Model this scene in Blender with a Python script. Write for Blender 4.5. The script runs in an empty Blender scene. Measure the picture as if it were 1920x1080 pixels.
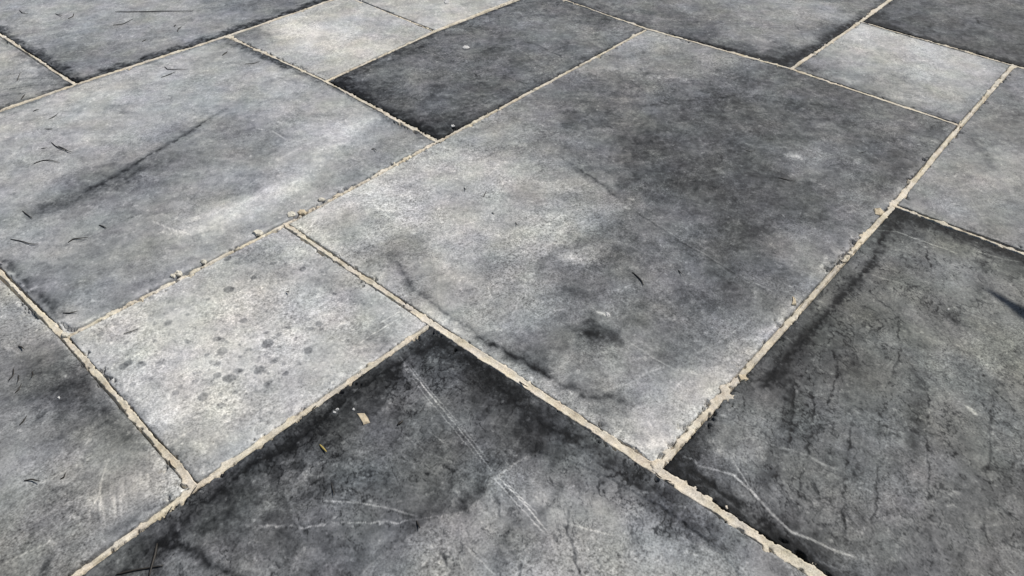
import bpy, math
import numpy as np
from mathutils import Matrix, Vector

# ------------------------------------------------------------------ camera
F_PX, CAM_H, SC = 1400.0, 0.6, 0.4
PITCH, ROLL, YAW = (math.radians(a) for a in (41.024, 0.2847, 48.572))
scn = bpy.context.scene
col = scn.collection
fw = np.array([math.sin(YAW) * math.cos(PITCH), math.cos(YAW) * math.cos(PITCH), -math.sin(PITCH)])
_r = np.array([math.cos(YAW), -math.sin(YAW), 0.0])
_u = np.cross(_r, fw)
cr = math.cos(ROLL) * _r + math.sin(ROLL) * _u
cu = -math.sin(ROLL) * _r + math.cos(ROLL) * _u
cd = bpy.data.cameras.new("camera")
cam = bpy.data.objects.new("camera", cd)
col.objects.link(cam)
cd.sensor_width = 36.0
cd.lens = F_PX / 1920 * 36
cd.clip_start, cd.clip_end = 0.01, 1000
M = Matrix.Identity(4)
for k in range(3):
    M[k][0], M[k][1], M[k][2] = cr[k], cu[k], -fw[k]
M[2][3] = CAM_H
cam.matrix_world = M
scn.camera = cam

# ------------------------------------------------------------------ sky, sun, exposure
SUN_EL, SUN_AZ = math.radians(50), math.radians(-12)        # azimuth measured from +X
wd = bpy.data.worlds.new("World")
scn.world = wd
wd.use_nodes = True
sky = wd.node_tree.nodes.new("ShaderNodeTexSky")
sky.sky_type = 'NISHITA'
sky.sun_disc = False
sky.sun_elevation = SUN_EL
sky.sun_rotation = math.pi / 2 - SUN_AZ
bgn = wd.node_tree.nodes["Background"]
bgn.inputs[1].default_value = 0.065
wd.node_tree.links.new(sky.outputs[0], bgn.inputs[0])
ld = bpy.data.lights.new("sun", 'SUN')
ld.energy, ld.angle, ld.color = 4.1, math.radians(0.9), (1.0, 0.97, 0.925)
sun = bpy.data.objects.new("sun", ld)
col.objects.link(sun)
SDIR = Vector((math.cos(SUN_EL) * math.cos(SUN_AZ), math.cos(SUN_EL) * math.sin(SUN_AZ), math.sin(SUN_EL)))
sun.rotation_euler = SDIR.to_track_quat('Z', 'Y').to_euler()
sun.location = SDIR * 3
vs = scn.view_settings
vs.view_transform, vs.look, vs.exposure, vs.gamma = 'Standard', 'None', 0.0, 1.0
vs.use_curve_mapping = False
GAIN = 1.12            # radiance of a white horizontal surface under this light

# ------------------------------------------------------------------ helpers
def g2(x, y):
    """photo pixel -> point on the paving plane z = 0 (metres)"""
    x = np.asarray(x, float); y = np.asarray(y, float)
    d = ((x - 960) / F_PX)[..., None] * cr - ((y - 540) / F_PX)[..., None] * cu + fw
    t = CAM_H / -d[..., 2]
    return d[..., :2] * t[..., None]

_tabs = {}
def vnoise(x, y, seed):
    if seed not in _tabs:
        _tabs[seed] = np.random.default_rng(seed + 77).random((256, 256)).astype(np.float32)
    T = _tabs[seed]
    xi = np.floor(x).astype(np.int64); yi = np.floor(y).astype(np.int64)
    fx = x - xi; fy = y - yi
    fx = fx * fx * fx * (fx * (fx * 6 - 15) + 10); fy = fy * fy * fy * (fy * (fy * 6 - 15) + 10)
    x0 = xi & 255; x1 = (xi + 1) & 255; y0 = yi & 255; y1 = (yi + 1) & 255
    a = T[x0, y0]; b = T[x1, y0]; c = T[x0, y1]; d = T[x1, y1]
    return (a + (b - a) * fx) * (1 - fy) + (c + (d - c) * fx) * fy

def fbm(x, y, octs, seed, gain=0.5):
    """fractal noise, roughly -1 .. 1"""
    s = 0.0; a = 1.0; t = 0.0
    for o in range(octs):
        ca, sa = math.cos(o * 1.1 + seed), math.sin(o * 1.1 + seed)
        s = s + a * (vnoise(x * ca - y * sa + 17.3 * o, x * sa + y * ca + 9.1 * o, seed + o) * 2 - 1)
        t += a; a *= gain; x = x * 2.03; y = y * 2.03
    return s / t * 1.6

def cell_border(x, y, seed):
    """distance to the border between random cells (0 on the border)"""
    rg = np.random.default_rng(seed); T = rg.random((64, 64, 2))
    xi = np.floor(x).astype(int); yi = np.floor(y).astype(int)
    f1 = np.full(x.shape, 9.0); f2 = np.full(x.shape, 9.0)
    for dx in (-1, 0, 1):
        for dy in (-1, 0, 1):
            q = T[(xi + dx) & 63, (yi + dy) & 63]
            d = np.hypot(xi + dx + q[..., 0] - x, yi + dy + q[..., 1] - y)
            f2 = np.minimum(f2, np.maximum(f1, d)); f1 = np.minimum(f1, d)
    return f2 - f1

def sst(e0, e1, v):
    t = np.clip((v - e0) / (e1 - e0), 0, 1)
    return t * t * (3 - 2 * t)

def lin(g):
    g = np.clip(g, 0, 1)
    return np.where(g <= 0.04045, g / 12.92, ((g + 0.055) / 1.055) ** 2.4)

def poly_dist(P, L):
    """distance of points P to polyline L and parameter along it (0..1)"""
    best = np.full(len(P), 1e9); par = np.zeros(len(P))
    seg = np.hypot(*(L[1:] - L[:-1]).T); tot = seg.sum(); acc = 0
    for k in range(len(L) - 1):
        a, v = L[k], L[k + 1] - L[k]
        t = np.clip(((P - a) @ v) / max(v @ v, 1e-12), 0, 1)
        d = np.hypot(*(P - a - t[:, None] * v).T)
        m = d < best
        best[m] = d[m]; par[m] = (acc + t[m] * seg[k]) / tot
        acc += seg[k]
    return best, par

def grid_mesh(name, co, n, m, mat, cols=None, parent=None, smooth=True):
    """co: (n*m,3) vertices of an n x m grid"""
    i = np.arange(n - 1)[:, None] * m + np.arange(m - 1)[None, :]
    q = np.stack([i, i + m, i + m + 1, i + 1], -1).reshape(-1, 4)
    me = bpy.data.meshes.new(name)
    me.vertices.add(len(co)); me.vertices.foreach_set("co", co.astype(np.float32).ravel())
    me.loops.add(q.size); me.loops.foreach_set("vertex_index", q.astype(np.int32).ravel())
    me.polygons.add(len(q)); me.polygons.foreach_set("loop_start", np.arange(0, q.size, 4, dtype=np.int32))
    me.polygons.foreach_set("use_smooth", np.full(len(q), smooth))
    if cols is not None:
        at = me.attributes.new("stone", 'FLOAT_COLOR', 'POINT')
        at.data.foreach_set("color", cols.astype(np.float32).ravel())
    me.update(calc_edges=True)
    me.materials.append(mat)
    o = bpy.data.objects.new(name, me)
    col.objects.link(o)
    o.parent = parent
    return o

def mesh_obj(name, verts, faces, mat, parent=None, smooth=False):
    me = bpy.data.meshes.new(name)
    me.from_pydata([tuple(v) for v in verts], [], faces)
    if smooth: me.polygons.foreach_set("use_smooth", [True] * len(me.polygons))
    me.update(); me.materials.append(mat)
    o = bpy.data.objects.new(name, me); col.objects.link(o); o.parent = parent
    return o

def tag(o, label=None, cat=None, group=None, kind=None):
    for k, v in (("label", label), ("category", cat), ("group", group), ("kind", kind)):
        if v: o[k] = v
    return o

# ------------------------------------------------------------------ materials
class NT:
    def __init__(s, name):
        s.m = bpy.data.materials.new(name); s.m.use_nodes = True
        s.t = s.m.node_tree; s.b = s.t.nodes["Principled BSDF"]
    def n(s, typ, **kw):
        nd = s.t.nodes.new(typ)
        for k, v in kw.items():
            if k.startswith("i_"): nd.inputs[k[2:]].default_value = v
            else: setattr(nd, k, v)
        return nd
    def l(s, a, b): s.t.links.new(a, b)
    def noise(s, vec, scale, detail=2.0, rough=0.5):
        nd = s.n("ShaderNodeTexNoise"); nd.inputs["Scale"].default_value = scale
        nd.inputs["Detail"].default_value = detail; nd.inputs["Roughness"].default_value = rough
        s.l(vec, nd.inputs["Vector"]); return nd.outputs["Fac"]
    def math(s, op, a, b, c=None, clamp=False):
        nd = s.n("ShaderNodeMath", operation=op, use_clamp=clamp)
        for k, v in enumerate((a, b, c)):
            if v is None: continue
            if isinstance(v, (int, float)): nd.inputs[k].default_value = v
            else: s.l(v, nd.inputs[k])
        return nd.outputs[0]
    def remap(s, v, a, b, c, d):
        nd = s.n("ShaderNodeMapRange"); s.l(v, nd.inputs[0])
        for k, w in enumerate((a, b, c, d)): nd.inputs[k + 1].default_value = w
        return nd.outputs[0]

def stone_material():
    s = NT("weathered_limestone")
    tc = s.n("ShaderNodeTexCoord").outputs["Object"]
    at = s.n("ShaderNodeAttribute", attribute_name="stone")
    grain = at.outputs["Alpha"]
    f1 = s.noise(tc, 480, 2, 0.6)            # sand-size grain
    f2 = s.noise(tc, 220, 3, 0.6)
    f3 = s.noise(tc, 90, 4, 0.6)
    sm = s.math('ADD', s.math('MULTIPLY', s.math('SUBTRACT', f1, 0.5), 3.3),
                s.math('ADD', s.math('MULTIPLY', s.math('SUBTRACT', f2, 0.5), 2.6),
                       s.math('MULTIPLY', s.math('SUBTRACT', f3, 0.5), 1.0)))
    mul = s.math('MAXIMUM', s.math('ADD', s.math('MULTIPLY', sm, grain), 1.0), 0.25)
    # scattered pale mineral specks and dark pits
    sp = s.remap(s.noise(tc, 430, 1, 0.5), 0.72, 0.80, 0.0, 1.0)
    pit = s.remap(s.noise(tc, 330, 2, 0.5), 0.24, 0.33, 0.55, 1.0)
    mul = s.math('MULTIPLY', mul, pit)
    mul = s.math('ADD', mul, s.math('MULTIPLY', sp, s.math('MULTIPLY', grain, 1.1)))
    vm = s.n("ShaderNodeVectorMath", operation='SCALE')
    s.l(at.outputs["Color"], vm.inputs[0]); s.l(mul, vm.inputs["Scale"])
    s.l(vm.outputs[0], s.b.inputs["Base Color"])
    s.l(s.remap(f2, 0.3, 0.7, 0.62, 0.82), s.b.inputs["Roughness"])
    s.b.inputs["Specular IOR Level"].default_value = 0.16
    h = s.math('ADD', s.math('MULTIPLY', f1, 0.5), s.math('ADD', f2, s.math('MULTIPLY', f3, 1.2)))
    bp = s.n("ShaderNodeBump"); bp.inputs["Strength"].default_value = 0.42
    bp.inputs["Distance"].default_value = 0.0011
    s.l(h, bp.inputs["Height"]); s.l(bp.outputs[0], s.b.inputs["Normal"])
    return s.m

def mortar_material():
    s = NT("cream_mortar")
    tc = s.n("ShaderNodeTexCoord").outputs["Object"]
    a = s.noise(tc, 14, 4, 0.6); b = s.noise(tc, 160, 4, 0.65); c = s.noise(tc, 700, 2, 0.6)
    r = s.n("ShaderNodeValToRGB"); e = r.color_ramp.elements
    e[0].position, e[0].color = 0.30, (0.46, 0.375, 0.26, 1)
    e[1].position, e[1].color = 0.72, (0.76, 0.67, 0.53, 1)
    m = e.new(0.5); m.color = (0.63, 0.54, 0.40, 1)
    s.l(s.math('ADD', s.math('MULTIPLY', a, 0.5), s.math('MULTIPLY', b, 0.5)), r.inputs[0])
    mul = s.remap(c, 0.25, 0.75, 0.72, 1.24)
    mul = s.math('MULTIPLY', mul, s.remap(s.noise(tc, 55, 3, 0.6), 0.30, 0.62, 0.78, 1.12))
    hs = s.n("ShaderNodeHueSaturation"); s.l(r.outputs[0], hs.inputs["Color"])
    s.l(s.remap(s.noise(tc, 30, 3, 0.6), 0.3, 0.7, 0.494, 0.514), hs.inputs["Hue"])
    s.l(s.remap(s.noise(tc, 42, 3, 0.6), 0.3, 0.7, 0.6, 1.02), hs.inputs["Saturation"])
    mul = s.math('MULTIPLY', mul, s.remap(s.noise(tc, 240, 2, 0.5), 0.22, 0.36, 0.45, 1.0))
    vm = s.n("ShaderNodeVectorMath", operation='SCALE')
    s.l(hs.outputs[0], vm.inputs[0]); s.l(mul, vm.inputs["Scale"])
    s.l(vm.outputs[0], s.b.inputs["Base Color"])
    s.b.inputs["Roughness"].default_value = 0.9
    s.b.inputs["Specular IOR Level"].default_value = 0.15
    bp = s.n("ShaderNodeBump"); bp.inputs["Strength"].default_value = 0.5
    bp.inputs["Distance"].default_value = 0.001
    s.l(s.math('ADD', b, s.math('MULTIPLY', c, 0.5)), bp.inputs["Height"]); s.l(bp.outputs[0], s.b.inputs["Normal"])
    return s.m

def plain_material(name, c1, c2, scale, rough=0.7, bump=0.0):
    s = NT(name)
    tc = s.n("ShaderNodeTexCoord").outputs["Object"]
    f = s.noise(tc, scale, 4, 0.6)
    r = s.n("ShaderNodeValToRGB"); e = r.color_ramp.elements
    e[0].position, e[0].color = 0.3, (*c1, 1); e[1].position, e[1].color = 0.7, (*c2, 1)
    s.l(f, r.inputs[0]); s.l(r.outputs[0], s.b.inputs["Base Color"])
    s.b.inputs["Roughness"].default_value = rough
    if bump:
        bp = s.n("ShaderNodeBump"); bp.inputs["Distance"].default_value = bump
        s.l(f, bp.inputs["Height"]); s.l(bp.outputs[0], s.b.inputs["Normal"])
    return s.m

M_STONE = stone_material()
M_MORTAR = mortar_material()
M_BED = plain_material("mortar_bed", (0.20, 0.165, 0.12), (0.34, 0.28, 0.20), 220, 0.95, 0.002)
M_GROUND = plain_material("gravelly_soil", (0.13, 0.11, 0.085), (0.26, 0.22, 0.17), 25, 0.95, 0.01)
M_NEEDLE = plain_material("dead_needle", (0.012, 0.010, 0.008), (0.035, 0.027, 0.018), 300, 0.6)
M_GREYTWIG = plain_material("grey_twig", (0.05, 0.048, 0.045), (0.11, 0.105, 0.10), 300, 0.7)
M_STRAW = plain_material("yellow_straw", (0.30, 0.22, 0.05), (0.48, 0.38, 0.12), 400, 0.6)
M_FLAKE = plain_material("mortar_flake", (0.46, 0.37, 0.24), (0.62, 0.53, 0.38), 300, 0.9, 0.0006)
M_CHIP = plain_material("pale_chip", (0.50, 0.49, 0.46), (0.66, 0.64, 0.61), 300, 0.8, 0.0004)
M_PEBBLE = plain_material("cream_pebble", (0.52, 0.47, 0.37), (0.72, 0.68, 0.58), 200, 0.8, 0.0006)
M_LEAF = plain_material("plant_leaf", (0.035, 0.075, 0.03), (0.06, 0.12, 0.05), 30, 0.5)
M_POT = plain_material("terracotta", (0.30, 0.13, 0.07), (0.42, 0.20, 0.11), 40, 0.85, 0.001)
M_SOIL = plain_material("potting_soil", (0.02, 0.015, 0.01), (0.05, 0.04, 0.03), 90, 0.95, 0.004)

# ------------------------------------------------------------------ the laying grid (one module is 30 cm)
X0, Y0, ST = 0.271 * SC, 0.443 * SC, 0.759 * SC
JP = {(1, 4): (140, 158), (2, 4): (425, 67), (2, 3): (610, 152), (2, 2): (820, 265), (3, 3): (815, 58),
      (4, 2): (1213, 54), (4, 1): (1483, 129), (5, 1): (1613, 40), (5, 0): (1900, 122), (4, 0): (1800, 235),
      (3, 0): (1675, 385), (1, 0): (1230, 880), (1, 1): (810, 606), (0, 1): (365, 914), (0, 2): (120, 632),
      (1, 2): (533, 420)}
JW = {k: g2(*v) for k, v in JP.items()}
def node(i, j): return JW.get((i, j), np.array([X0 + ST * i, Y0 + ST * j]))

# visible slabs: key -> cells (i0, i1, j0, j1)
SL = {"s1": (1, 3, 4, 6), "s2": (-1, 1, 4, 6), "s3": (0, 2, 2, 4), "s4": (2, 3, 3, 4), "s5": (3, 5, 3, 5),
      "s6": (2, 4, 2, 3), "s7": (1, 4, 0, 2), "s8": (4, 6, 1, 3), "s9": (5, 7, -1, 1), "s10": (4, 5, 0, 1),
      "s11": (3, 5, -1, 0), "s12": (1, 3, -2, 0), "s13": (-1, 1, -1, 1), "s14": (0, 1, 1, 2), "s15": (-2, 0, 1, 3)}
SPACE = {"s1": 2.8, "s2": 2.8, "s3": 2.15, "s4": 2.3, "s5": 3.2, "s6": 2.1, "s7": 1.85, "s8": 2.5, "s9": 2.6,
         "s10": 2.2, "s11": 2.0, "s12": 1.32, "s13": 1.12, "s14": 1.25, "s15": 1.65}
SLAB_LABEL = {
    "s1": "large bluish grey slab with a black stained corner", "s2": "grey grooved slab cut off by the left edge",
    "s3": "large grey slab with a dark diagonal vein and pale streak", "s4": "pale cream grey square slab near the top",
    "s5": "light grey slab cut off by the top edge", "s6": "dark charcoal oblong slab",
    "s7": "largest slab, pale on one half and charcoal on the other", "s8": "grey slab with dark rims at the top edge",
    "s9": "dark grey slab in the top right corner", "s10": "pale grey square slab on the right",
    "s11": "plain mid grey slab at the right edge", "s12": "dark slab with a white branching vein",
    "s13": "dark slab with parallel scratches and a flaked paler half", "s14": "pale speckled square slab with dark drip spots",
    "s15": "grey slab with fine white brush scratches"}
# tone of the stone, (photo x, photo y, grey level)
CT = {
"s1": "60 30 150 200 60 142 330 60 140 450 30 122 150 125 122 60 75 132 520 15 112 110 110 115 250 20 148 300 100 130 400 50 130 10 20 140 600 -60 120 300 -80 140",
"s2": "60 130 155 100 165 112 30 180 132 20 110 158 5 150 140 110 145 125",
"s3": "60 230 165 250 150 168 420 105 150 330 210 162 500 150 160 600 200 152 700 230 150 780 265 145 180 270 155 450 260 126 330 260 135 240 320 104 330 310 116 100 380 124 150 350 112 20 330 165 430 330 138 560 310 152 640 250 178 550 350 182 450 400 188 370 430 172 620 340 142 300 400 140 200 450 136 60 430 140 250 500 135 120 540 116 30 480 140 140 600 152 230 560 134 350 470 142 480 420 146 700 300 142",
"s4": "560 50 200 650 80 188 720 60 172 640 120 180 480 70 152 620 20 172 760 50 165 450 62 105 590 130 165",
"s5": "760 20 166 850 20 174 900 5 166 1000 -30 160 720 5 160 800 -80 150",
"s6": "800 140 100 900 60 94 700 130 94 1000 40 106 1080 60 116 1100 20 74 1150 60 106 950 120 90 850 190 84 780 210 74 700 190 62 650 155 50 800 245 44 1050 100 100 900 170 84 1170 60 110 640 150 45",
"s7": "600 400 190 700 350 184 800 320 174 850 290 178 900 250 150 1000 190 124 1150 90 132 1210 75 152 1300 110 130 1250 180 108 1100 200 104 1350 200 88 1450 230 86 1250 280 86 1300 330 82 1400 300 82 1500 200 94 1600 230 96 1700 230 112 1780 240 94 1500 290 124 1600 330 100 1700 300 94 1650 370 112 1500 400 92 1350 400 86 1200 330 92 1100 280 114 1020 300 130 950 330 168 1000 360 158 1050 330 142 900 420 174 1000 440 170 1060 420 164 1130 370 130 1200 430 112 800 420 176 700 430 174 620 450 164 740 470 138 770 520 150 850 500 164 940 500 132 930 470 150 1000 520 152 1030 500 122 1080 480 152 1060 470 122 1130 520 112 1200 500 102 1300 480 98 1400 480 94 1480 540 110 1420 600 138 1350 680 142 1300 740 154 1250 800 170 1230 850 165 1150 750 124 1200 700 130 1050 700 136 1100 650 114 1110 625 72 1060 600 120 1000 600 142 940 600 148 880 560 158 850 600 142 950 650 120 1000 690 110 1080 740 108 830 580 170 1250 650 114 1300 620 104 1200 580 108 1150 590 126 1350 560 98 1540 490 128 1600 430 116 560 425 180 1400 160 100",
"s8": "1150 20 95 1250 30 100 1350 20 116 1450 30 132 1400 70 122 1550 20 142 1500 70 132 1470 105 66 1380 90 84 1560 60 88 1300 60 88 1220 40 94 1400 -60 110 1600 10 110",
"s9": "1700 20 88 1750 50 82 1800 30 106 1880 40 94 1850 80 84 1900 100 72 1650 30 70",
"s10": "1640 80 176 1700 110 172 1760 120 170 1840 130 168 1600 110 152 1540 125 124 1620 160 134 1700 180 146 1780 200 134 1800 180 152 1870 140 152 1680 80 170",
"s11": "1880 180 126 1850 250 114 1800 300 132 1900 300 138 1750 340 126 1820 380 138 1900 430 126 1720 370 120 1900 210 110 1860 330 140",
"s12": "1700 420 48 1660 420 50 1800 440 62 1900 480 62 1750 460 92 1850 520 108 1800 600 94 1700 560 88 1600 560 74 1550 650 58 1620 650 84 1750 700 90 1900 650 106 1880 800 94 1800 850 90 1700 800 90 1600 800 84 1500 750 78 1450 700 60 1400 800 104 1380 840 102 1330 790 70 1300 850 50 1270 870 34 1350 900 72 1400 960 68 1450 900 96 1550 950 90 1600 1000 96 1500 1040 48 1550 1070 42 1700 950 88 1700 1050 84 1850 1000 84 1900 950 74 1640 940 90 1820 480 104 1680 500 84 1750 780 108 1900 560 110",
"s13": "815 640 40 750 660 55 870 660 50 800 660 40 700 700 46 620 760 46 500 850 46 400 930 48 330 990 58 250 1060 62 800 720 76 750 780 78 850 780 76 700 850 80 650 900 82 560 900 86 500 950 86 450 1000 84 600 980 84 350 1060 98 550 1050 92 700 1000 88 750 950 80 800 880 74 850 850 70 900 800 72 960 760 46 930 720 42 1000 800 44 950 850 72 930 820 70 1080 830 66 1050 790 50 1130 860 76 1200 900 74 1240 920 60 1300 990 90 1350 1000 112 1000 870 98 960 900 104 1000 950 112 900 970 106 850 1000 104 950 1030 108 1050 950 116 1100 900 112 1150 980 116 1100 1050 116 1250 1030 124 1400 1060 124 1150 920 98 500 1070 108 420 1060 100",
"s14": "200 600 168 300 560 172 400 520 152 480 480 128 530 440 150 600 500 152 650 540 150 700 570 152 780 605 158 600 600 170 500 580 174 400 600 178 300 650 178 200 680 168 250 750 162 350 720 182 450 680 180 550 650 176 650 650 158 700 650 142 600 720 164 500 760 164 400 800 158 450 830 146 370 880 140 330 830 158 550 770 152 160 640 165",
"s15": "20 570 132 60 620 126 40 680 94 80 730 72 150 720 62 120 780 80 200 770 84 100 850 116 40 800 105 30 900 120 150 850 122 200 880 128 240 820 92 280 880 122 320 900 132 200 950 144 250 930 138 100 950 110 60 1000 104 160 1000 104 50 1060 92 120 1060 90 220 990 118 300 930 138"}
WARM = {"s1": -.6, "s2": .1, "s3": -.5, "s4": .2, "s5": .3, "s6": -.15, "s7": .1, "s8": 0, "s9": .2, "s10": .12,
        "s11": .3, "s12": .1, "s13": -.15, "s14": -.1, "s15": .4}
GRAIN = {"s1": .42, "s2": .5, "s3": .42, "s4": .45, "s5": .42, "s6": .75, "s7": .72, "s8": .6, "s9": .6, "s10": .5,
         "s11": .5, "s12": .72, "s13": .72, "s14": .58, "s15": .72}
# stained or bleached rims: slab -> list of (edge, width mm, strength; minus = darker)
RIM = {"s1": [("W", 22, -.5), ("S", 24, -.6)], "s2": [("S", 14, -.3), ("E", 16, -.25)],
       "s3": [("N", 12, -.22), ("E", 14, -.28), ("S", 12, .07), ("W", 14, .1)],
       "s4": [("W", 10, .05)], "s5": [], "s6": [("W", 18, -.15), ("N", 16, -.4), ("S", 8, -.2)],
       "s7": [("W", 20, .10), ("S", 18, .10), ("N", 10, .06)],
       "s8": [("W", 18, -.3), ("S", 24, -.3)], "s9": [("W", 22, -.5), ("N", 14, -.2)],
       "s10": [("W", 22, -.14), ("S", 18, -.12), ("E", 8, -.15)], "s11": [("W", 10, .06)],
       "s12": [("N", 10, -.1), ("E", 26, -.25), ("W", 8, -.15)],
       "s13": [("N", 8, .03), ("E", 8, .03)], "s14": [("W", 10, -.12), ("S", 10, .08), ("N", 8, .06)],
       "s15": [("E", 10, .1), ("S", 14, .08)]}
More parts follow.
